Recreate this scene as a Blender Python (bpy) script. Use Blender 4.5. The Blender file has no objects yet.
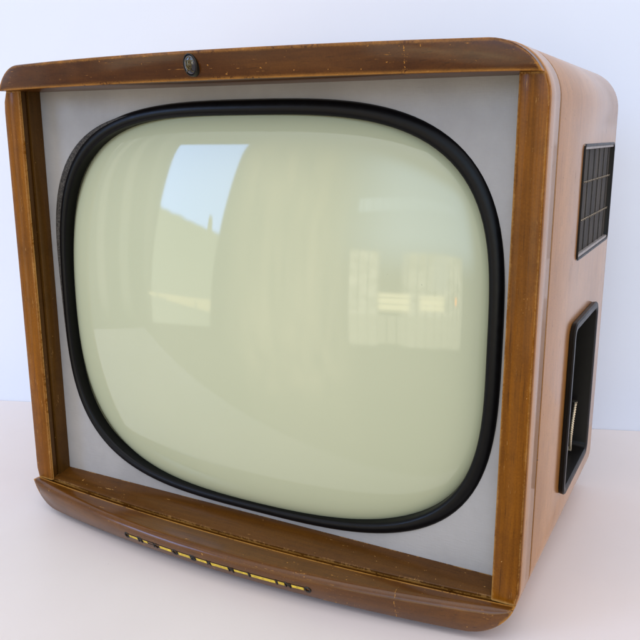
import bpy, bmesh, math, random
from mathutils import Vector, Matrix
random.seed(7)
scene = bpy.context.scene
COL = scene.collection
PI = math.pi

# ------------------------------------------------------------------ node helpers
class NT:
    """tiny expression builder on a node tree"""
    def __init__(s, tree): s.t = tree; s.n = tree.nodes; s.l = tree.links
    def new(s, typ, **kw):
        n = s.n.new(typ)
        for k, v in kw.items(): setattr(n, k, v)
        return n
    def put(s, sock, v):
        if isinstance(v, bpy.types.NodeSocket): s.l.new(v, sock)
        elif v is not None:
            if isinstance(v, (tuple, list)) and len(v) == 3 and sock.type == 'RGBA': v = (*v, 1)
            sock.default_value = v
    def m(s, op, a, b=None, c=None, clamp=False):
        n = s.new('ShaderNodeMath', operation=op, use_clamp=clamp)
        s.put(n.inputs[0], a)
        if b is not None: s.put(n.inputs[1], b)
        if c is not None: s.put(n.inputs[2], c)
        return n.outputs[0]
    def mix(s, f, a, b, blend='MIX'):
        n = s.new('ShaderNodeMix', data_type='RGBA', blend_type=blend)
        s.put(n.inputs[0], f); s.put(n.inputs[6], a); s.put(n.inputs[7], b)
        return n.outputs[2]
    def ramp(s, f, stops, interp='LINEAR'):
        n = s.new('ShaderNodeValToRGB'); n.color_ramp.interpolation = interp
        e = n.color_ramp.elements
        while len(e) < len(stops): e.new(0.5)
        for el, (p, c) in zip(e, stops):
            el.position = p
            el.color = (c, c, c, 1) if not isinstance(c, (tuple, list)) else (*c, 1)
        s.put(n.inputs[0], f); return n.outputs[0]
    def noise(s, vec, scale, detail=4, rough=.55, dist=0.0):
        n = s.new('ShaderNodeTexNoise')
        if vec is not None: s.put(n.inputs['Vector'], vec)
        n.inputs['Scale'].default_value = scale; n.inputs['Detail'].default_value = detail
        n.inputs['Roughness'].default_value = rough; n.inputs['Distortion'].default_value = dist
        return n.outputs[0]
    def mapping(s, vec, scale=(1, 1, 1), loc=(0, 0, 0), rot=(0, 0, 0)):
        n = s.new('ShaderNodeMapping'); s.put(n.inputs[0], vec)
        n.inputs['Scale'].default_value = scale; n.inputs['Location'].default_value = loc
        n.inputs['Rotation'].default_value = rot
        return n.outputs[0]
    def band(s, x, lo, hi, soft):
        """1 between lo and hi (numbers or sockets), soft edges"""
        def ss(v):
            n = s.new('ShaderNodeMapRange', interpolation_type='SMOOTHSTEP')
            s.put(n.inputs[0], v); n.inputs[1].default_value = -soft; n.inputs[2].default_value = soft
            return n.outputs[0]
        return s.m('MULTIPLY', ss(s.m('SUBTRACT', x, lo)), ss(s.m('SUBTRACT', hi, x)))

def material(name):
    m = bpy.data.materials.new(name); m.use_nodes = True
    nt = NT(m.node_tree); b = m.node_tree.nodes['Principled BSDF']
    return m, nt, b

def bump(nt, b, h, strength, dist, coat=False):
    n = nt.new('ShaderNodeBump'); n.inputs['Strength'].default_value = strength
    n.inputs['Distance'].default_value = dist; nt.put(n.inputs['Height'], h)
    nt.l.new(n.outputs[0], b.inputs['Normal'])
    if coat: nt.l.new(n.outputs[0], b.inputs['Coat Normal'])

def obj_coord(nt):
    return nt.new('ShaderNodeTexCoord').outputs['Object']

def edge_mask(nt, radius):
    bv = nt.new('ShaderNodeBevel', samples=4); bv.inputs[0].default_value = radius
    g = nt.new('ShaderNodeNewGeometry')
    d = nt.new('ShaderNodeVectorMath', operation='DOT_PRODUCT')
    nt.l.new(bv.outputs[0], d.inputs[0]); nt.l.new(g.outputs['Normal'], d.inputs[1])
    return nt.m('SUBTRACT', 1.0, d.outputs['Value'])

def wood(name, dark, mid, light, axis='x', worn=1.0, rough=.3, coat=.6, coat_rough=.12, wear_col=(.52, .27, .08), spec=.5, chip_scale=1.0, cracks=(), edge_r=.004):
    m, nt, b = material(name)
    co = obj_coord(nt)
    st = {'x': (2.2, 60, 60), 'z': (60, 60, 2.2), 'y': (60, 2.2, 60)}[axis]
    st2 = {'x': (.5, 9, 9), 'z': (9, 9, .5), 'y': (9, .5, 9)}[axis]
    n1 = nt.noise(nt.mapping(co, st), 4, 6, .6, .6)
    n2 = nt.noise(nt.mapping(co, st2), 3, 3, .5, 1.2)
    n3 = nt.noise(co, 9, 4, .6)
    f = nt.m('ADD', nt.m('MULTIPLY', n1, .55), nt.m('MULTIPLY', n2, .45))
    c = nt.ramp(f, [(.3, dark), (.5, mid), (.72, light)])
    c = nt.mix(nt.m('MULTIPLY', nt.ramp(n3, [(.45, 0), (.7, 1)]), .5), c, tuple(v * .8 for v in dark))
    # dark pores and fine scratches in the finish
    pores = nt.ramp(nt.noise(nt.mapping(co, tuple(v * 3 for v in st)), 5, 2, .5), [(.64, 0), (.72, 1)])
    c = nt.mix(nt.m('MULTIPLY', pores, .45), c, tuple(v * .35 for v in dark))
    # chipped lacquer: along the edges, plus a few nicks on the faces
    em = edge_mask(nt, edge_r)
    big = nt.noise(co, 26 * chip_scale, 3, .6)
    fine = nt.noise(co, 420, 4, .75)
    patch = nt.ramp(big, [(.44, 0), (.62, 1)])
    v = nt.m('MINIMUM', nt.m('MULTIPLY', em, 1 / .10), 1.15)
    v = nt.m('ADD', v, nt.m('MULTIPLY_ADD', nt.noise(co, 38 * chip_scale, 4, .7), 2.6, -1.3))
    v = nt.m('ADD', v, nt.m('MULTIPLY_ADD', fine, 1.9, -.95))
    chips = nt.m('MULTIPLY', nt.m('GREATER_THAN', v, 1.32 / worn), nt.m('GREATER_THAN', em, .02))
    sc = nt.noise(nt.mapping(co, {'x': (6, 30, 90), 'z': (90, 30, 6), 'y': (60, 6, 60)}[axis]), 7, 5, .8)
    nick = nt.m('MULTIPLY', nt.m('GREATER_THAN', sc, .65), nt.m('GREATER_THAN', big, .5))
    spots = nt.m('MULTIPLY', nt.m('GREATER_THAN', nt.noise(co, 330, 2, .5), .74), nt.m('GREATER_THAN', nt.noise(co, 14, 2, .5), .5))
    ao = nt.new('ShaderNodeAmbientOcclusion', samples=4, only_local=True); ao.inputs['Distance'].default_value = .006
    chips = nt.m('MULTIPLY', chips, nt.m('GREATER_THAN', ao.outputs['AO'], .72))
    if cracks:
        sx = nt.new('ShaderNodeSeparateXYZ'); nt.l.new(co, sx.inputs[0])
        for cx in cracks:
            wob = nt.m('MULTIPLY_ADD', nt.noise(co, 160, 3, .7), (.0022), -.0011)
            dd = nt.m('ABSOLUTE', nt.m('ADD', nt.m('SUBTRACT', sx.outputs[0], cx), wob))
            k = nt.m('MULTIPLY', nt.m('LESS_THAN', dd, .00032), nt.m('GREATER_THAN', fine, .54))
            chips = nt.m('MAXIMUM', chips, k)
    ch = nt.m('MAXIMUM', chips, nt.m('MAXIMUM', nt.m('MULTIPLY', nick, .75 * min(worn, 1)), nt.m('MULTIPLY', spots, .7)))
    c = nt.mix(ch, c, wear_col)
    mott = nt.ramp(nt.noise(co, 700, 3, .7), [(.3, .86), (.7, 1.12)])
    c = nt.mix(1.0, c, mott, 'MULTIPLY')
    grime = nt.m('MULTIPLY', nt.ramp(nt.noise(co, 60, 5, .7), [(.5, 0), (.75, 1)]), .3)
    c = nt.mix(grime, c, tuple(v * .4 for v in dark))
    nt.put(b.inputs['Base Color'], c)
    nt.put(b.inputs['Roughness'], nt.m('MULTIPLY_ADD', ch, .3, nt.m('MULTIPLY_ADD', n3, .2, rough - .08)))
    b.inputs['Specular IOR Level'].default_value = spec
    nt.put(b.inputs['Coat Weight'], nt.m('MULTIPLY', nt.m('SUBTRACT', 1, ch), coat))
    nt.put(b.inputs['Coat Roughness'], nt.m('MULTIPLY_ADD', nt.noise(co, 30, 4, .6), .16, coat_rough - .06))
    hh = nt.m('SUBTRACT', nt.m('MULTIPLY_ADD', n1, .25, nt.m('MULTIPLY', nt.noise(co, 22, 3, .5), .7)), nt.m('MULTIPLY', ch, .7))
    bump(nt, b, hh, .35, .0006, coat=True)
    return m

def simple(name, col, rough=.5, metal=0, coat=0, noise_amt=.15, scale=80, bmp=.1, spec=.5, coat_rough=.1):
    m, nt, b = material(name); co = obj_coord(nt)
    n = nt.noise(co, scale, 5, .6)
    c = nt.mix(nt.ramp(n, [(.35, 0), (.7, 1)]), tuple(v * (1 - noise_amt) for v in col), tuple(min(1, v * (1 + noise_amt)) for v in col))
    nt.put(b.inputs['Base Color'], c)
    nt.put(b.inputs['Roughness'], nt.m('MULTIPLY_ADD', n, .2, rough - .1))
    b.inputs['Metallic'].default_value = metal; b.inputs['Coat Weight'].default_value = coat
    b.inputs['Coat Roughness'].default_value = coat_rough
    b.inputs['Specular IOR Level'].default_value = spec
    bump(nt, b, n, bmp, .0005)
    return m

# ------------------------------------------------------------------ materials
M = {}
M['rail_top'] = wood('walnut_rail', (.055, .016, .003), (.088, .027, .004), (.125, .041, .005), 'x', worn=1.6, coat=.35, coat_rough=.10, spec=.1, cracks=(.159,), wear_col=(.62, .27, .05))
M['rail_bottom'] = wood('walnut_base_rail', (.08, .026, .003), (.125, .043, .004), (.175, .063, .005), 'x', worn=1.6, coat=.55, coat_rough=.11, spec=.15, cracks=(.1605,), wear_col=(.62, .30, .06))
M['stile'] = wood('honey_stile', (.12, .037, .002), (.215, .070, .003), (.31, .106, .004), 'z', worn=1.45, coat=.2, coat_rough=.1, spec=.08, wear_col=(.6, .33, .1))
M['sill'] = wood('sill_wood', (.07, .026, .004), (.10, .037, .005), (.125, .047, .006), 'x', worn=1.05, edge_r=.002, coat=.12, spec=.2, wear_col=(.5, .26, .07))
M['liner'] = wood('shade_darkened_liner', (.06, .026, .004), (.085, .037, .006), (.11, .047, .008), 'z', worn=.7, edge_r=.002, coat=.12, spec=.15)  # liner wood coloured darker to carry the shade of the inner reveal
M['cabinet'] = wood('lacquered_veneer', (.33, .155, .042), (.42, .21, .06), (.50, .26, .085), 'z', worn=.75, edge_r=.002, rough=.3, coat=.7, coat_rough=.12, wear_col=(.07, .035, .02), spec=.3)
M['cabinet'].node_tree.nodes['Principled BSDF'].inputs['Coat Tint'].default_value = (1, .86, .70, 1)
M['seam'] = simple('dark_seam', (.012, .008, .006), .8)
M['rubber'] = simple('black_rubber', (.003, .003, .0035), .32, bmp=.2, scale=160, spec=.16)
M['black'] = simple('black_bakelite', (.007, .006, .005), .36, bmp=.1, spec=.18)
M['lip'] = simple('grey_lip', (.33, .30, .28), .4, noise_amt=.3, scale=300)
M['tray'] = simple('black_tray_inside', (.003, .003, .003), .8, spec=.05)
M['brass'] = simple('worn_brass', (.80, .55, .04), .38, metal=.25, noise_amt=.3, scale=300, bmp=.2)
M['dark_metal'] = simple('tarnished_metal', (.035, .032, .026), .38, metal=.6, noise_amt=.4, scale=400)
M['pale_metal'] = simple('pale_metal', (.70, .60, .42), .35, metal=.6)
M['aged_wire'] = simple('aged_wire', (.30, .25, .17), .5, metal=.4, noise_amt=.8, scale=900)
M['enamel'] = simple('badge_enamel', (.012, .012, .02), .15, coat=1, coat_rough=.03)
M['gold'] = simple('badge_gilt', (.16, .12, .05), .3, metal=.8, noise_amt=.3, scale=600)
M['board'] = simple('pressed_board', (.1, .06, .03), .8, scale=200)

# fibreboard mask, grey paint with a faint weave
m, nt, b = material('mask_paint'); co = obj_coord(nt)
w = nt.m('ADD', nt.noise(nt.mapping(co, (1, 1, 6)), 150, 2), nt.noise(nt.mapping(co, (6, 1, 1)), 150, 2))
nt.put(b.inputs['Base Color'], nt.mix(nt.ramp(w, [(.35, 0), (.65, 1)]), (.325, .305, .29), (.375, .355, .34)))
b.inputs['Roughness'].default_value = .55
st_ = nt.ramp(nt.noise(co, 11, 5, .65), [(.35, .86), (.65, 1.05)])
bc = b.inputs['Base Color'].links[0].from_socket
nt.put(b.inputs['Base Color'], nt.mix(1.0, bc, st_, 'MULTIPLY'))
bump(nt, b, w, .3, .0005); M['mask'] = m

# woven tape behind the rubber
m, nt, b = material('woven_tape'); co = obj_coord(nt)
chk = nt.m('MULTIPLY', nt.m('SINE', nt.m('MULTIPLY', nt.noise(co, 260, 2), 30)), .5)
nt.put(b.inputs['Base Color'], nt.mix(nt.m('ADD', chk, .5), (.02, .017, .014), (.075, .065, .055)))
b.inputs['Roughness'].default_value = .8; bump(nt, b, chk, .3, .0004); M['tape'] = m

# picture tube face: pale green-grey phosphor under clear glass
m, nt, b = material('tube_glass'); co = obj_coord(nt)
sx = nt.new('ShaderNodeSeparateXYZ'); nt.l.new(co, sx.inputs[0])
n = nt.noise(co, 5, 3, .5)
c = nt.mix(nt.ramp(n, [(.3, 0), (.7, 1)]), (.50, .52, .335), (.535, .545, .355))
dust = nt.m('GREATER_THAN', nt.noise(co, 240, 2, .5), .80)
c = nt.mix(nt.m('MULTIPLY', dust, .5), c, (.25, .26, .17))
nt.put(b.inputs['Base Color'], c)
b.inputs['Roughness'].default_value = .6; b.inputs['Specular IOR Level'].default_value = .2
b.inputs['Coat Weight'].default_value = 1; b.inputs['Coat IOR'].default_value = 1.55
nt.put(b.inputs['Coat Roughness'], nt.m('MULTIPLY_ADD', nt.noise(co, 30, 5, .7), .05, .012))
M['tube'] = m

# grille cloth / slats
m, nt, b = material('grille_cloth'); co = obj_coord(nt)
n = nt.noise(nt.mapping(co, (1, 1, .15)), 260, 4, .7)
nt.put(b.inputs['Base Color'], nt.mix(nt.ramp(n, [(.4, 0), (.65, 1)]), (.008, .006, .004), (.06, .045, .028)))
b.inputs['Roughness'].default_value = .7; bump(nt, b, n, .5, .0006); M['cloth'] = m

# table and wall
m, nt, b = material('white_table'); co = obj_coord(nt)
n = nt.noise(co, 5, 5, .6); n2 = nt.noise(co, 500, 2, .5)
c = nt.mix(nt.ramp(n, [(.35, 0), (.7, 1)]), (.785, .72, .695), (.815, .75, .725))
specks = nt.m('MULTIPLY', nt.m('GREATER_THAN', nt.noise(co, 130, 2, .4), .79), .35)
c = nt.mix(specks, c, (.5, .45, .42))
nt.put(b.inputs['Base Color'], c); nt.put(b.inputs['Roughness'], nt.m('MULTIPLY_ADD', n, .1, .38))
b.inputs['Specular IOR Level'].default_value = .35
bump(nt, b, nt.m('ADD', n2, nt.noise(co, 60, 3)), .12, .0004); M['table'] = m
m, nt, b = material('wall_paint'); co = obj_coord(nt)
n = nt.noise(co, 3, 4, .6)
nt.put(b.inputs['Base Color'], nt.mix(nt.ramp(n, [(.3, 0), (.7, 1)]), (.75, .80, .90), (.78, .83, .93)))
b.inputs['Roughness'].default_value = .6
bump(nt, b, nt.noise(co, 220, 3), .1, .0004); M['wall'] = m

# ------------------------------------------------------------------ mesh helpers
def link(name, bm, mat, parent=None, smooth=40, recalc=True):
    if recalc: bmesh.ops.recalc_face_normals(bm, faces=bm.faces)
    me = bpy.data.meshes.new(name); bm.to_mesh(me); bm.free()
    for mm in (mat if isinstance(mat, list) else [mat]): me.materials.append(M[mm])
    o = bpy.data.objects.new(name, me); COL.objects.link(o)
    if smooth:
        for p in me.polygons: p.use_smooth = True
        me.set_sharp_from_angle(angle=math.radians(smooth))
    if parent: o.parent = parent
    return o

def box(bm, lo, hi):
    vs = [bm.verts.new((x, y, z)) for x in (lo[0], hi[0]) for y in (lo[1], hi[1]) for z in (lo[2], hi[2])]
    for f in ((0, 1, 3, 2), (4, 6, 7, 5), (0, 4, 5, 1), (2, 3, 7, 6), (0, 2, 6, 4), (1, 5, 7, 3)):
        bm.faces.new([vs[i] for i in f])

def loft(bm, rings, closed_ring=True, cap=True, closed_path=False):
    R = [[bm.verts.new(p) for p in r] for r in rings]
    n = len(R[0]); k = len(R)
    for i in range(k if closed_path else k - 1):
        a, b_ = R[i], R[(i + 1) % k]
        for j in range(n if closed_ring else n - 1):
            q = (j + 1) % n
            try: bm.faces.new((a[j], a[q], b_[q], b_[j]))
            except ValueError: pass
    if cap and not closed_path:
        bm.faces.new(R[0]); bm.faces.new(R[-1][::-1])
    return R

def tube(bm, pts, r, seg=10):
    pts = [Vector(p) for p in pts]; rings = []
    for i, p in enumerate(pts):
        t = (pts[min(i + 1, len(pts) - 1)] - pts[max(i - 1, 0)]).normalized()
        a = t.cross(Vector((0, 1, 0)) if abs(t.y) < .9 else Vector((1, 0, 0))).normalized(); c = t.cross(a)
        rr = r(i / (len(pts) - 1)) if callable(r) else r
        rings.append([p + a * math.cos(2 * PI * j / seg) * rr + c * math.sin(2 * PI * j / seg) * rr for j in range(seg)])
    loft(bm, rings)

def bevel_modifier(o, w, seg=3, ang=30):
    mo = o.modifiers.new('bevel', 'BEVEL'); mo.width = w; mo.segments = seg
    mo.limit_method = 'ANGLE'; mo.angle_limit = math.radians(ang); mo.harden_normals = False

# ------------------------------------------------------------------ the set's measures (metres)
H, HW = .4303, .25          # height, half width
ZB, ZT = .025, .4088        # inner edge of bottom and top rail
YM = .0306                  # front of the mask
Y0, DEPTH = .0410, .318      # cabinet front edge (after the seam), back

tv = bpy.data.objects.new('television', None); COL.objects.link(tv)
tv['label'] = 'old wooden television with big rounded picture tube, standing on white table'
tv['category'] = 'television'

def bow(x): return max(0, 1 - (x / .252) ** 2)

# ---- rails: bowed forward in plan, ends rounded to the cabinet's corner
def rail(top):
    bm = bmesh.new(); r = .038; hw = .2496 if top else .2504; rings = []
    tt = (H - ZT) if top else ZB; end = hw - r + math.sqrt(r * r - (r - tt) ** 2)
    N = 96
    xs = [(end - .0004) * math.sin(-PI / 2 + PI * i / N) for i in range(N + 1)]
    for x in xs:
        k = max(0, abs(x) - (hw - r)); dz = r - math.sqrt(max(0, r * r - k * k))
        bb = bow(x)
        if top:
            z_in, z_out = ZT, max(H - .0005 - dz, ZT + .0006)
            yi, yo = -.0285 * bb, -.037 * bb
            t = (z_out - z_in)
            f = min(1, t / .02)
            prof = [(.0373, z_in), (yi + .002, z_in), (yi + .0004, z_in + .0006 * f), (yi, z_in + .002 * f)]
            for q in range(6):        # rounded upper front edge
                a = q / 5 * PI / 2; rr = .0016 * f
                prof.append((yo + rr - rr * math.cos(a), z_out - rr + rr * math.sin(a)))
            prof += [(.0373, z_out)]
        else:
            z_in, z_out = ZB, min(dz, ZB - .0006)
            t = z_in - z_out; f = min(1, t / .02)
            yi, yo = -.0345 * bb, -.0245 * bb
            g = .0062 - .0145 * bb       # groove line
            prof = [(.0373, z_out), (yo + .0015, z_out), (yo, z_out + .0012 * f)]
            for q in range(7):
                a = q / 6 * PI / 2; rr = .0065 * f
                prof.append((yi + rr - rr * math.cos(a), z_in - rr + rr * math.sin(a)))
            gd = .0055 * f
            prof += [(g, z_in), (g + .0003, z_in - gd), (g + .0052, z_in - gd), (g + .0054, z_in - .0008 * f), (.0373, z_in - .0008 * f)]
        rings.append([(x, y, z) for y, z in prof])
    loft(bm, rings)
    return bm
top_rail = link('top_rail', rail(True), 'rail_top', tv, 50); top_rail['label'] = 'dark brown bowed top rail with chipped edges'
bottom_rail = link('bottom_rail', rail(False), 'rail_bottom', tv, 50)

# ---- sill board behind the groove
bm = bmesh.new(); rings = []
for i in range(61):
    x = -.2298 + .4596 * i / 60
    g = .0062 - .0145 * bow(x) + .0050
    rings.append([(x, YM - .0003, ZB - .0006), (x, g, ZB - .0006), (x, g, ZB + .0010), (x, g + .0006, ZB + .0016), (x, YM - .0003, .0306)])
loft(bm, rings); link('sill_board', bm, 'sill', tv, 40)

# ---- stiles: front strip, groove for the glass, then the inner reveal
def corner_x(z, r=.038, hw=HW):
    k = max(0, z - (H - r), (r - z)); return hw - r + math.sqrt(max(0, r * r - k * k))
for s in (-1, 1):
    bm = bmesh.new(); rings = []
    for i in range(41):
        z = ZB - .0002 + (ZT - ZB + .0004) * i / 40
        xo = corner_x(z) - .0002; xi = .2290
        prof = [(xo, .0375), (xo, .0074), (xo - .0004, .0064), (xo - .0010, .0060), (xi + .0008, .0060), (xi, .0068), (xi, .0086), (xi + .004, .0090), (xi + .004, .0375)]
        rings.append([(s * x, y, z) for x, y in prof])
    loft(bm, rings); st = link('side_stile', bm, 'stile', tv, 50)
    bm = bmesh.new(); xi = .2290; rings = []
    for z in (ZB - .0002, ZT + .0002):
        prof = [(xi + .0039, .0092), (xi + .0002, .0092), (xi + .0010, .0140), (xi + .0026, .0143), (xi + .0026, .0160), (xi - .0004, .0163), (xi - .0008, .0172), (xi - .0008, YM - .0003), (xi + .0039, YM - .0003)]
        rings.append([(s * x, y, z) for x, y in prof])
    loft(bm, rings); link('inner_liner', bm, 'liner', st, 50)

# ---- dark seam strip between front frame and cabinet
def rounded(hw, z0, z1, r, n=14):
    pts = []
    for cx, cz, a0 in ((hw - r, z1 - r, 0), (-hw + r, z1 - r, 90), (-hw + r, z0 + r, 180), (hw - r, z0 + r, 270)):
        for q in range(n + 1):
            a = math.radians(a0 + 90 * q / n); pts.append((cx + r * math.cos(a), cz + r * math.sin(a)))
    return pts
def shell(bm, prof_y_inset, hw, z0, z1, r, wall):
    """prof: list of (y, inset) outer; closes with inner wall"""
    rings = [[(x, y, z) for x, z in rounded(hw - i, z0 + i, z1 - i, r - i)] for y, i in prof_y_inset]
    y_end, y_start = prof_y_inset[-1][0], prof_y_inset[0][0]
    rings += [[(x, y_end, z) for x, z in rounded(hw - wall, z0 + wall, z1 - wall, r - wall)],
              [(x, y_start, z) for x, z in rounded(hw - wall, z0 + wall, z1 - wall, r - wall)]]
    loft(bm, rings, closed_path=True)
bm = bmesh.new(); shell(bm, [(.0335, .0026), (.0420, .0026)], HW, 0, H, .038, .008)
link('seam_strip', bm, 'seam', tv, 40)

bm = bmesh.new(); shell(bm, [(.0078, .0010), (.0084, .0002), (.0092, 0), (.0362, 0), (.0367, .0003), (.0368, .0010)], HW + .0002, -.0001, H + .0001, .038, .0035)
link('front_band', bm, 'cabinet', tv, 40)
# ---- cabinet shell with two openings cut in the right side
bm = bmesh.new()
shell(bm, [(Y0, .0008), (Y0 + .0002, .0002), (Y0 + .0008, 0), (DEPTH - .006, 0), (DEPTH - .003, .0007), (DEPTH - .0008, .0028), (DEPTH, .005)], HW + .0002, 0, H, .038, .011)
cab = link('cabinet', bm, 'cabinet', tv, 40)
cab['label'] = 'glossy pinkish brown veneered cabinet'
G = (.139, .302, .2675, .362)       # grille opening y0 y1 z0 z1
K = (.138, .2515, .0612, .2113)     # recessed tray
def rr_yz(y0, y1, z0, z1, r, n=6):
    pts = []
    for cy, cz, a0 in ((y1 - r, z1 - r, 0), (y0 + r, z1 - r, 90), (y0 + r, z0 + r, 180), (y1 - r, z0 + r, 270)):
        for q in range(n + 1):
            a = math.radians(a0 + 90 * q / n); pts.append((cy + r * math.cos(a), cz + r * math.sin(a)))
    return pts
cut = bmesh.new()
for (y0, y1, z0, z1), r in ((G, .006), (K, .008)):
    loft(cut, [[(x, y, z) for y, z in rr_yz(y0, y1, z0, z1, r)] for x in (.225, .27)])
co_ = link('cutter', cut, 'black', None, 0)
mo = cab.modifiers.new('b', 'BOOLEAN'); mo.operation = 'DIFFERENCE'; mo.object = co_; mo.solver = 'EXACT'
dg = bpy.context.evaluated_depsgraph_get()
new = bpy.data.meshes.new_from_object(cab.evaluated_get(dg)); cab.modifiers.clear(); cab.data = new
for p in new.polygons: p.use_smooth = True
new.set_sharp_from_angle(angle=math.radians(35))
bpy.data.objects.remove(co_)
# back panel and hidden feet
bm = bmesh.new(); rings = [[(x, y, z) for x, z in rounded(HW - .0115, .0115, H - .0115, .026)] for y in (DEPTH - .012, DEPTH - .007)]
loft(bm, rings); link('back_panel', bm, 'board', tv)
for x in (-.2, .2):
    for y in (.06, .28):
        bm = bmesh.new(); loft(bm, [[(x + math.cos(a * PI / 8) * rr, y + math.sin(a * PI / 8) * rr, z) for a in range(16)] for rr, z in ((.010, -.006), (.012, -.004), (.012, .0))])
        link('foot', bm, 'black', tv)

# ---- tube outline (superellipse)
CX, CZ = .0008, .2148
def se(t, a, b_, n=3.45, cx=CX, cz=CZ):
    c, s = math.cos(t), math.sin(t)
    return (cx + a * math.copysign(abs(c) ** (2 / n), c), cz + b_ * math.copysign(abs(s) ** (2 / n), s))
def sag(x, z): return .030 * ((x - CX) / .205) ** 2 + .022 * ((z - CZ) / .17) ** 2
# even parameterisation by angle
def se_ang(phi, a, b_, n=3.45, cx=CX, cz=CZ):
    c, s = math.cos(phi), math.sin(phi)
    rad = (abs(c / a) ** n + abs(s / b_) ** n) ** (-1 / n)
    return cx + rad * c, cz + rad * s
# mask with the hole
def rect_ang(phi, x0, x1, z0, z1):
    c, s = math.cos(phi), math.sin(phi); t = 1e9
    if c > 1e-9: t = min(t, (x1 - CX) / c)
    if c < -1e-9: t = min(t, (x0 - CX) / c)
    if s > 1e-9: t = min(t, (z1 - CZ) / s)
    if s < -1e-9: t = min(t, (z0 - CZ) / s)
    return CX + t * c, CZ + t * s
X0, X1, Z0, Z1 = -.236, .236, .0295, .4125
N = 192
angs = sorted(set([2 * PI * i / N for i in range(N)] + [math.atan2(z - CZ, x - CX) % (2 * PI) for x in (X0, X1) for z in (Z0, Z1)]))
bm = bmesh.new()
hole = [se_ang(a, .2148, .1756) for a in angs]; outr = [rect_ang(a, X0, X1, Z0, Z1) for a in angs]
loft(bm, [[(x, YM, z) for x, z in hole], [(x, YM, z) for x, z in outr], [(x, YM + .0035, z) for x, z in outr], [(x, YM + .0035, z) for x, z in hole]], closed_path=True)
link('tube_mask', bm, 'mask', tv, 30)
# picture tube: bulging face with a quick turn at the rim, then the skirt and neck behind
A, B = .2120, .1730
bm = bmesh.new(); rings = []
for k in range(1, 49):
    rho = math.sin(k / 48 * PI / 2) if k < 48 else 1
    ring = []
    for i in range(N):
        a = 2 * PI * i / N; x, z = se_ang(a, A * rho, B * rho)
        ring.append((x, sag(x, z) + .0075 * rho ** 26, z))
    rings.append(ring)
for sc, dy in ((1.004, .006), (1.0, .03), (.93, .07), (.6, .14), (.25, .19), (.08, .215), (.08, .262)):
    rings.append([(CX + (x - CX) * sc, .036 + dy, CZ + (z - CZ) * sc) for x, y, z in rings[47]])
R = loft(bm, rings, cap=False)
c0 = bm.verts.new((CX, 0, CZ))
for i in range(N): bm.faces.new((c0, R[0][(i + 1) % N], R[0][i]))
bm.faces.new(R[-1])
tube_o = link('picture_tube', bm, 'tube', tv, 60)
tube_o['label'] = 'pale green bulging picture tube face reflecting windows'
# rubber gasket round the tube, and woven tape under its outer edge
def ring_sweep(prof, name, mat, extra=lambda a, off: 0):
    """prof: list of (offset from the tube edge, y)"""
    bm = bmesh.new(); rings = []
    for i in range(N):
        a = 2 * PI * i / N
        ring = []
        for off, y in prof:
            e = extra(a, off); x, z = se_ang(a, A + off + e, B + off + e)
            ring.append((x, y + .35 * (sag(x, z) - .026), z))
        rings.append(ring)
    loft(bm, rings, closed_path=True)
    return link(name, bm, mat, tv, 50)
prof = [(-.0030, .036), (-.0028, .031)]
for q in range(9):
    a = PI - q * PI / 8; prof.append((.0005 + .0033 * math.cos(a), (.0268) - .0034 * math.sin(a)))
prof += [(.0042, .030), (.0046, .0335), (.0, .037)]
ring_sweep(prof, 'rubber_gasket', 'rubber', lambda a, off: (.0042 * max(0, math.sin(a)) ** 2 + .0034 * max(0, math.cos(a)) ** 2 + .0018) * max(0, min(1, (off + .003) / .0075)))
ring_sweep([(.001, .0345), (.0012, .0285), (.003, .0240), (.0036, .0240), (.0040, .0248), (.0042, .0345)], 'woven_tape', 'tape',
           lambda a, off: .0085 * math.exp(-((math.degrees(a) - 152) / 24) ** 2) * max(0, min(1, (off - .0012) / .003)))

# ---- oval crest badge on the top rail
bx_, bz = -.0035, .4198
def fy(z): return (-.0342 - .0045 * ((z - ZT) / (H - ZT) - .5)) * bow(bx_) - .0002
badge = bpy.data.objects.new('badge_root', None); bpy.data.objects.remove(badge)
def disc_rings(rx, rz, steps):
    return [[(bx_ + rx * s * math.cos(2 * PI * i / 40), fy(bz + rz * s * math.sin(2 * PI * i / 40)) - d, bz + rz * s * math.sin(2 * PI * i / 40)) for i in range(40)] for s, d in steps]
bm = bmesh.new(); loft(bm, disc_rings(.0062, .0082, [(1.0, -.008), (1.0, .0002), (.97, .0009), (.90, .0011), (.86, .0007), (.84, .0001)]))
bd = link('crest_badge', bm, 'dark_metal', tv, 40)
bm = bmesh.new(); loft(bm, disc_rings(.0062, .0082, [(.85, .0), (.84, .0008), (.7, .0016), (.45, .0022), (.2, .0025), (.03, .0026)]))
link('enamel_disc', bm, 'enamel', bd, 60)
bm = bmesh.new()
def bp(u, v):
    d = .0026 - .0016 * (u * u + v * v) + .0003
    return (bx_ + u * .0054, fy(bz + v * .0072) - d, bz + v * .0072)
def arc(cx, cz, r, a0, a1, n=10): return [bp(cx + r * math.cos(math.radians(a0 + (a1 - a0) * i / n)), cz + r * math.sin(math.radians(a0 + (a1 - a0) * i / n))) for i in range(n + 1)]
for p in ([bp(-.38, .35), bp(-.38, -.1), bp(-.2, -.4), bp(0, -.55), bp(.2, -.4), bp(.38, -.1), bp(.38, .35), bp(0, .45), bp(-.38, .35)],
          [bp(0, .45), bp(0, -.55)], [bp(-.38, .05), bp(.38, .05)], arc(.0, .55, .2, 0, 180), arc(.6, .15, .25, 60, 250), arc(-.6, .15, .25, 120, -70),
          arc(.5, -.45, .22, 90, 300), arc(-.5, -.45, .22, 90, -120), arc(.18, .22, .12, 0, 360), arc(-.18, -.2, .12, 0, 360), arc(.2, -.18, .1, 0, 300)):
    tube(bm, p, .00028, 6)
link('crest_relief', bm, 'gold', bd, 60)

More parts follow.
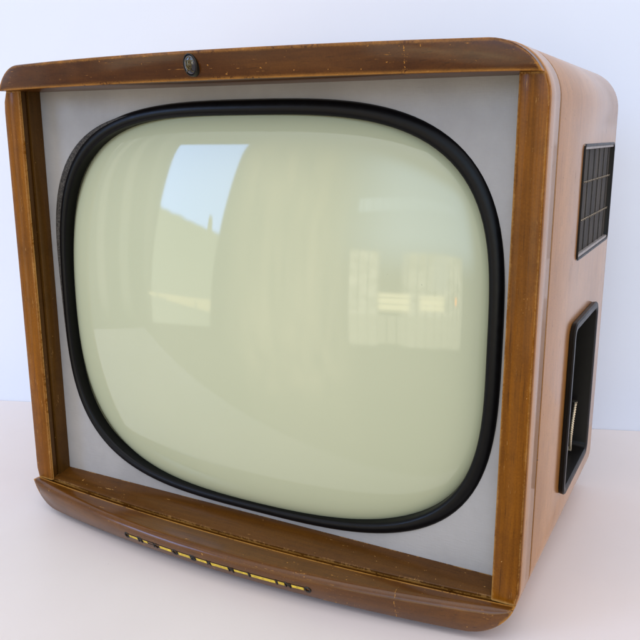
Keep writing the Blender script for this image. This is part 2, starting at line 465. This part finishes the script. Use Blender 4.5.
# ---- nameplate strip on the bottom rail: thin brass bar with small dark letters
def face_pt(px_u, off=0.0, v=0.0):
    """point on the lower rail's front face at x=px_u; v = height on the face from its middle; off = outwards"""
    bb = bow(px_u); z = .0105 + v
    t = z / .0215
    y = -.0245 * bb + t * (-.0100 * bb)
    return Vector((px_u, y - off, z))
XA, XB = -.1045, .0905
def uu(px):      # strip measured along the photograph's strip 130..308, corrected for perspective
    w0, w1 = 1.0, 1.23
    t = (px - 130) / 178.0
    return XA + (XB - XA) * (t * (w1 + w0) / 2 / (w0 + (w1 - w0) * (1 - t) * 0 + (w1 - w0) * t * .5 + (w1 - w0) * .0) * 1.0 if False else t * (1 + .19 * (1 - t)))
plate = bmesh.new()
def strip(bm, xa, xb, v0, v1, o0, o1, n=10):
    rings = []
    for i in range(n + 1):
        x = xa + (xb - xa) * i / n
        rings.append([face_pt(x, o0, v0), face_pt(x, o1, v0 + .0002), face_pt(x, o1, v1 - .0002), face_pt(x, o0, v1)])
    loft(bm, rings)
for a, b_ in ((133, 142), (147, 151), (163, 174), (181, 192), (198, 208), (212, 228), (234, 247), (250, 273), (276, 282), (289, 301)):
    strip(plate, uu(a), uu(b_), -.0023 + .0004 * math.sin(a), .0012, -.0004, .0009)
np_ = link('nameplate', plate, 'brass', tv, 30)
np_['label'] = 'narrow worn brass nameplate strip with small dark letters'
bk = bmesh.new(); strip(bk, uu(131), uu(306), .0010, .0019, -.0004, .0011, 60)
strip(bk, uu(131), uu(306), -.0022, -.0015, -.0004, .0006, 60)
link('nameplate_edge', bk, 'dark_metal', np_, 30)
def glyph(ch, px, size=.0031):
    bm = bmesh.new(); cx = uu(px); w = size * .72
    S = {'O': [[(math.cos(a * PI / 8), math.sin(a * PI / 8)) for a in range(17)]],
         'R': [[(-1, -1), (-1, 1), (.5, 1), (.9, .5), (.5, 0), (-1, 0)], [(0, 0), (1, -1)]],
         'K': [[(-1, -1), (-1, 1)], [(.9, 1), (-1, 0), (.9, -1)]],
         'B': [[(-1, -1), (-1, 1), (.6, 1), (.9, .5), (.5, 0), (-1, 0)], [(.5, 0), (1, -.5), (.6, -1), (-1, -1)]],
         'X': [[(-1, -1), (1, 1)], [(-1, 1), (1, -1)]],
         'N': [[(-1, -1), (-1, 1), (1, -1), (1, 1)]],
         'I': [[(0, -1), (0, 1)]]}[ch]
    for st in S:
        tube(bm, [face_pt(cx + p[0] * w, .0006, p[1] * size * .9 - .0003) for p in st], .0008, 6)
    link('letter', bm, 'dark_metal', np_, 60)
for ch, px in (('O', 131), ('R', 144), ('K', 159), ('O', 178), ('B', 195), ('X', 210), ('N', 231), ('I', 248), ('I', 274.5), ('N', 285.5), ('O', 305)):
    glyph(ch, px)

# ---- side ventilation grille
y0, y1, z0, z1 = G
grille = bmesh.new()
loft(grille, [[(x, y, z) for y, z in rr_yz(y0 + i, y1 - i, z0 + i, z1 - i, .006 - min(i, .004))] for x, i in ((.238, .0), (.2512, .0), (.2518, .0008), (.2515, .0022), (.2492, .0030), (.238, .0030))], closed_path=True)
gr = link('side_grille', grille, 'black', tv, 40)
gr['label'] = 'dark ribbed ventilation grille near the top of the side'
bm = bmesh.new(); box(bm, (.2465, y0 + .002, z0 + .002), (.2478, y1 - .002, z1 - .002)); link('grille_cloth', bm, 'cloth', gr, 0)
for q in range(6):
    yy = y0 + .016 + (y1 - y0 - .032) * q / 5
    bm = bmesh.new(); tube(bm, [(.2479, yy, z0 + .0035), (.2479, yy + random.uniform(-.001, .001), z1 - .0035)], .0007, 8); link('rib', bm, 'dark_metal', gr, 60)
for q in (1, 2):
    zz = z1 - (z1 - z0) * q / 3
    bm = bmesh.new()
    n = 90; pts = [((.2489) + .0006 * math.sin(i * 1.4), y0 + .0035 + (y1 - y0 - .007) * i / n, zz + .0006 * math.cos(i * 1.4)) for i in range(n + 1)]
    tube(bm, pts, .0004, 6); link('cross_wire', bm, 'aged_wire', gr, 60)

# ---- recessed black tray with sprung brass hook
for zz, hh in ((z1 - .0045, .0043), (z0 + .0002, .0043)):
    bm = bmesh.new(); box(bm, (.2470, y0 + .002, zz), (.2508, y1 - .002, zz + hh)); o = link('grille_lip', bm, 'lip', gr, 0); bevel_modifier(o, .0008, 2)
y0, y1, z0, z1 = K
bm = bmesh.new()
steps = [(.236, .0), (.2503, .0), (.2506, -.0028), (.2540, -.0034), (.2552, -.0022), (.2552, .0022), (.2540, .0038), (.246, .0048), (.222, .0065), (.2205, .008)]
rings = [[(x, y, z) for y, z in rr_yz(y0 + i, y1 - i, z0 + i, z1 - i, .009 - min(i, .004))] for x, i in steps]
R = loft(bm, rings, cap=False); bm.faces.new(R[-1])
tray = link('recess_tray', bm, 'black', tv, 40)
tray['label'] = 'black recessed control tray in the lower side'
bm = bmesh.new(); box(bm, (.2206, y0 + .012, z0 + .012), (.2225, y1 - .012, z1 - .012)); link('tray_floor', bm, 'tray', tray, 0)
HK = []
bm = bmesh.new()
p0, p1, p2 = Vector((.244, .2345, .115)), Vector((.2475, .194, .098)), Vector((.244, .2215, .071))
n = 160; pts = []
for i in range(n + 1):
    t = i / n; c = p0 * (1 - t) ** 2 + p1 * 2 * t * (1 - t) + p2 * t * t
    k = i * 2 * PI / 7; amp = .0004 if t < .62 else .00012
    pts.append(c + Vector((math.cos(k) * amp, math.sin(k) * amp * .8, math.sin(k) * amp * .5)))
tube(bm, pts, .0012, 8)
link('spring_hook', bm, 'pale_metal', tray, 60)
for c in (p0, p2):
    bm = bmesh.new(); tube(bm, [(.222, c.y, c.z), (c.x - .001, c.y, c.z), (c.x + .0010, c.y, c.z)], .0021, 10); link('hook_post', bm, 'pale_metal' if c is p2 else 'dark_metal', tray, 50)
bm = bmesh.new(); box(bm, (.222, .228, .078), (.240, .244, .082)); link('bracket', bm, 'dark_metal', tray, 0)

# ------------------------------------------------------------------ setting: table and wall
ZF = -.006
P0 = Vector((-.5475, .209, 0)); P1 = Vector((.283, .5066, 0)); d = (P1 - P0).normalized(); nrm = Vector((-d.y, d.x, 0))
off = nrm * .010
def slab(name, a, b_, n0, n1, z0, z1, mat):
    bm = bmesh.new(); vs = []
    for s in (a, b_):
        for w_ in (n0, n1):
            for z in (z0, z1):
                p = P0 + off + d * s + nrm * w_; vs.append(bm.verts.new((p.x, p.y, z)))
    for f in ((0, 1, 3, 2), (4, 6, 7, 5), (0, 4, 5, 1), (2, 3, 7, 6), (0, 2, 6, 4), (1, 5, 7, 3)): bm.faces.new([vs[i] for i in f])
    o = link(name, bm, mat, None, 0); return o
tab = slab('table_top', -.395, 2.6, -.527, -.0005, ZF - .03, ZF, 'table'); tab['kind'] = 'structure'
wl = slab('wall', -3, 5, 0, .1, -1.2, 2.6, 'wall'); wl['kind'] = 'structure'

# ------------------------------------------------------------------ the room's light: procedural surroundings
world = bpy.data.worlds.new('World'); scene.world = world; world.use_nodes = True
t = world.node_tree; t.nodes.clear(); nt = NT(t)
out = nt.new('ShaderNodeOutputWorld'); bg = nt.new('ShaderNodeBackground'); t.links.new(bg.outputs[0], out.inputs[0])
tc = nt.new('ShaderNodeTexCoord').outputs['Generated']
sp = nt.new('ShaderNodeSeparateXYZ'); t.links.new(tc, sp.inputs[0])
dx, dy, dz = sp.outputs
DEG = 180 / PI
az = nt.m('MULTIPLY', nt.m('ARCTAN2', dx, nt.m('MULTIPLY', dy, -1)), DEG)
el = nt.m('MULTIPLY', nt.m('ARCSINE', dz), DEG)
front = nt.m('MULTIPLY_ADD', dy, -.5, .5, clamp=True)
col = nt.ramp(nt.m('MULTIPLY_ADD', el, 1 / 180, .5), [(0, (.55, .48, .44)), (.44, (.5, .46, .44)), (.5, (.45, .44, .44)), (.62, (.6, .62, .66)), (.72, (1.5, 1.5, 1.6)), (1, (1.9, 1.9, 2.0))])
col = nt.mix(1.0, col, nt.mix(front, (.85, .85, .85), (1.45, 1.47, 1.5)), 'MULTIPLY')
def region(col, mask, c): return nt.mix(mask, col, c)
col = region(col, nt.m('MULTIPLY', nt.band(az, 50, 150, 20), nt.band(el, -5, 50, 12)), (1.75, 1.5, 1.4))
def lin(x, x0, y0, x1, y1): k = (y1 - y0) / (x1 - x0); return nt.m('MULTIPLY_ADD', x, k, y0 - k * x0)
# left window: sky above a hill, pale building low down
l_edge = lin(el, 6, -52, 19, -50.4); r_edge = lin(el, 5, -36.6, 22, -34)
col = region(col, nt.m('MULTIPLY', nt.m('MULTIPLY', nt.band(az, -33, -10, 5), nt.band(el, -26, 24, 10)), nt.ramp(nt.noise(nt.mapping(tc, (14, 14, 1)), 1.4, 3, .6), [(.3, .25), (.7, .95)])), (3.0, 2.5, 1.8))
col = region(col, nt.m('MULTIPLY', nt.band(az, -120, -57, 6), .7), (.3, .3, .3))
w1 = nt.band(az, l_edge, r_edge, .3)
hill = nt.m('ADD', lin(az, -52, 6.2, -38, 3.4), nt.m('MULTIPLY', nt.noise(tc, 30, 3, .6), 1.0))
chim = nt.m('MULTIPLY', nt.band(az, -39.6, -38.6, .15), 2.6)
hill = nt.m('ADD', hill, chim)
top1 = lin(az, -50.4, 19.2, -34, 22.5)
col = region(col, nt.m('MULTIPLY', w1, nt.band(el, -14.0, hill, .3)), (2.4, 2.5, 2.1))
col = region(col, nt.m('MULTIPLY', w1, nt.band(el, hill, top1, .5)), (4.6, 7.4, 14.0))
col = region(col, nt.m('MULTIPLY', nt.band(az, -54.5, r_edge, .3), nt.m('MULTIPLY', nt.band(el, lin(az, -53, -9.3, -36, -11.6), lin(az, -53, -8.6, -36, -8.9), .25), nt.m('GREATER_THAN', nt.noise(nt.mapping(tc, (1, 1, .1)), 26, 2, .5), .44))), (5.0, 4.4, 2.8))
# broad warm and cool zones of the room
zn = nt.ramp(nt.noise(nt.mapping(tc, (7, 7, 1.2)), 1.3, 3, .6), [(.3, .5), (.7, 1.3)])
# (streaks of curtain and door frames between the windows)
# faint curtain streaks left of it
strk = nt.band(nt.m('SINE', nt.m('MULTIPLY', az, .9)), .4, 2, .4)
col = region(col, nt.m('MULTIPLY', nt.m('MULTIPLY', strk, .35), nt.m('MULTIPLY', nt.band(az, -78, -54, 3), nt.band(el, -12, 24, 3))), (2.2, 2.1, 1.8))
# far strip of high windows
w2 = nt.m('MULTIPLY', nt.band(az, -7.5, 19, .4), nt.band(el, lin(az, -7.5, 10.6, 14, 13), lin(az, -7.5, 13.2, 14, 15.6), .3))
mull = nt.band(nt.m('ABSOLUTE', nt.m('SUBTRACT', nt.m('FRACT', nt.m('MULTIPLY', az, 1 / 1.9)), .5)), .10, 1, .06)
col = region(col, nt.m('MULTIPLY', w2, nt.m('MULTIPLY_ADD', mull, .6, .4)), (3.6, 4.4, 5.0))
col = region(col, nt.m('MULTIPLY', nt.m('MULTIPLY', nt.band(az, -6, 30, 9), nt.band(el, 2, 24, 5)), .85), (2.9, 4.0, 5.4))
# right windows to the street
w3 = nt.m('MULTIPLY', nt.m('MAXIMUM', nt.band(az, -8.5, -2.6, .3), nt.band(az, 2.2, 19, 1.2)), nt.band(el, -15.6, 3.2, .6))
var = nt.ramp(nt.noise(nt.mapping(tc, (12, 12, 22)), 1.6, 4, .6), [(.35, .7), (.65, 1.25)])
col = region(col, nt.m('MULTIPLY', w3, nt.m('MULTIPLY_ADD', mull, .5, .5)), nt.mix(1.0, (4.0, 3.8, 3.1), var, 'MULTIPLY'))
w3b = nt.m('MULTIPLY', nt.band(az, -8.5, 18, .3), nt.band(el, -15.2, -9.4, .3))
col = region(col, nt.m('MULTIPLY', w3b, nt.m('MULTIPLY_ADD', mull, .5, .35)), (3.2, 3.0, 2.4))
bars = nt.band(nt.m('ABSOLUTE', nt.m('SUBTRACT', nt.m('FRACT', nt.m('MULTIPLY', el, 1 / 1.3)), .5)), .10, 1, .16)
for a0, a1, e0, e1 in ((-2.6, 3.4, -8.6, -5.0), (5.4, 11.0, -8.2, -5.2)):
    col = region(col, nt.m('MULTIPLY', nt.m('MULTIPLY', nt.band(az, a0, a1, .6), nt.band(el, e0, e1, .6)), nt.m('MULTIPLY_ADD', bars, .45, .35)), (10, 8.8, 5.5))
col = region(col, nt.m('MULTIPLY', nt.band(az, 15.0, 15.9, .2), nt.band(el, -6.8, -5.2, .2)), (14, 5, 1))
col = region(col, nt.m('MULTIPLY', nt.m('MULTIPLY', nt.band(az, 8, 12, 1.5), nt.band(el, -4, 3, 1)), .7), (3.6, 3.7, 3.6))
t.links.new(col, bg.inputs[0]); bg.inputs[1].default_value = 1.0

# added fill lamp, unseen: soft light from above and in front of the set
def area(name, loc, target, sx_, sy_, power, c):
    la = bpy.data.lights.new(name, 'AREA'); la.shape = 'RECTANGLE'; la.size = sx_; la.size_y = sy_; la.energy = power; la.color = c
    o = bpy.data.objects.new(name, la); COL.objects.link(o); o.location = loc
    o.rotation_euler = (Vector(target) - Vector(loc)).to_track_quat('-Z', 'Y').to_euler()
    return o
area('overhead_fill_lamp', (.15, -1.1, 2.4), (0, .1, .1), 2.0, 1.4, 9, (1.0, .98, .97))

# ------------------------------------------------------------------ camera
cam = bpy.data.cameras.new('camera'); co = bpy.data.objects.new('camera', cam); COL.objects.link(co)
cam.sensor_width = 36; cam.lens = 785.22 / 640 * 36; cam.clip_start = .01; cam.clip_end = 100
yaw, pitch, roll = .486794, .232297, -.001993
f = Vector((-math.sin(yaw) * math.cos(pitch), math.cos(yaw) * math.cos(pitch), -math.sin(pitch)))
r = f.cross(Vector((0, 0, 1))).normalized(); u = r.cross(f)
r2 = r * math.cos(roll) + u * math.sin(roll); u2 = -r * math.sin(roll) + u * math.cos(roll)
co.matrix_world = Matrix(((r2.x, u2.x, -f.x, .363612), (r2.y, u2.y, -f.y, -.525268), (r2.z, u2.z, -f.z, .369956), (0, 0, 0, 1)))
scene.camera = co

scene.render.engine = 'CYCLES'
scene.view_settings.view_transform = 'Standard'; scene.view_settings.look = 'None'
scene.view_settings.exposure = -0.58; scene.view_settings.gamma = 1
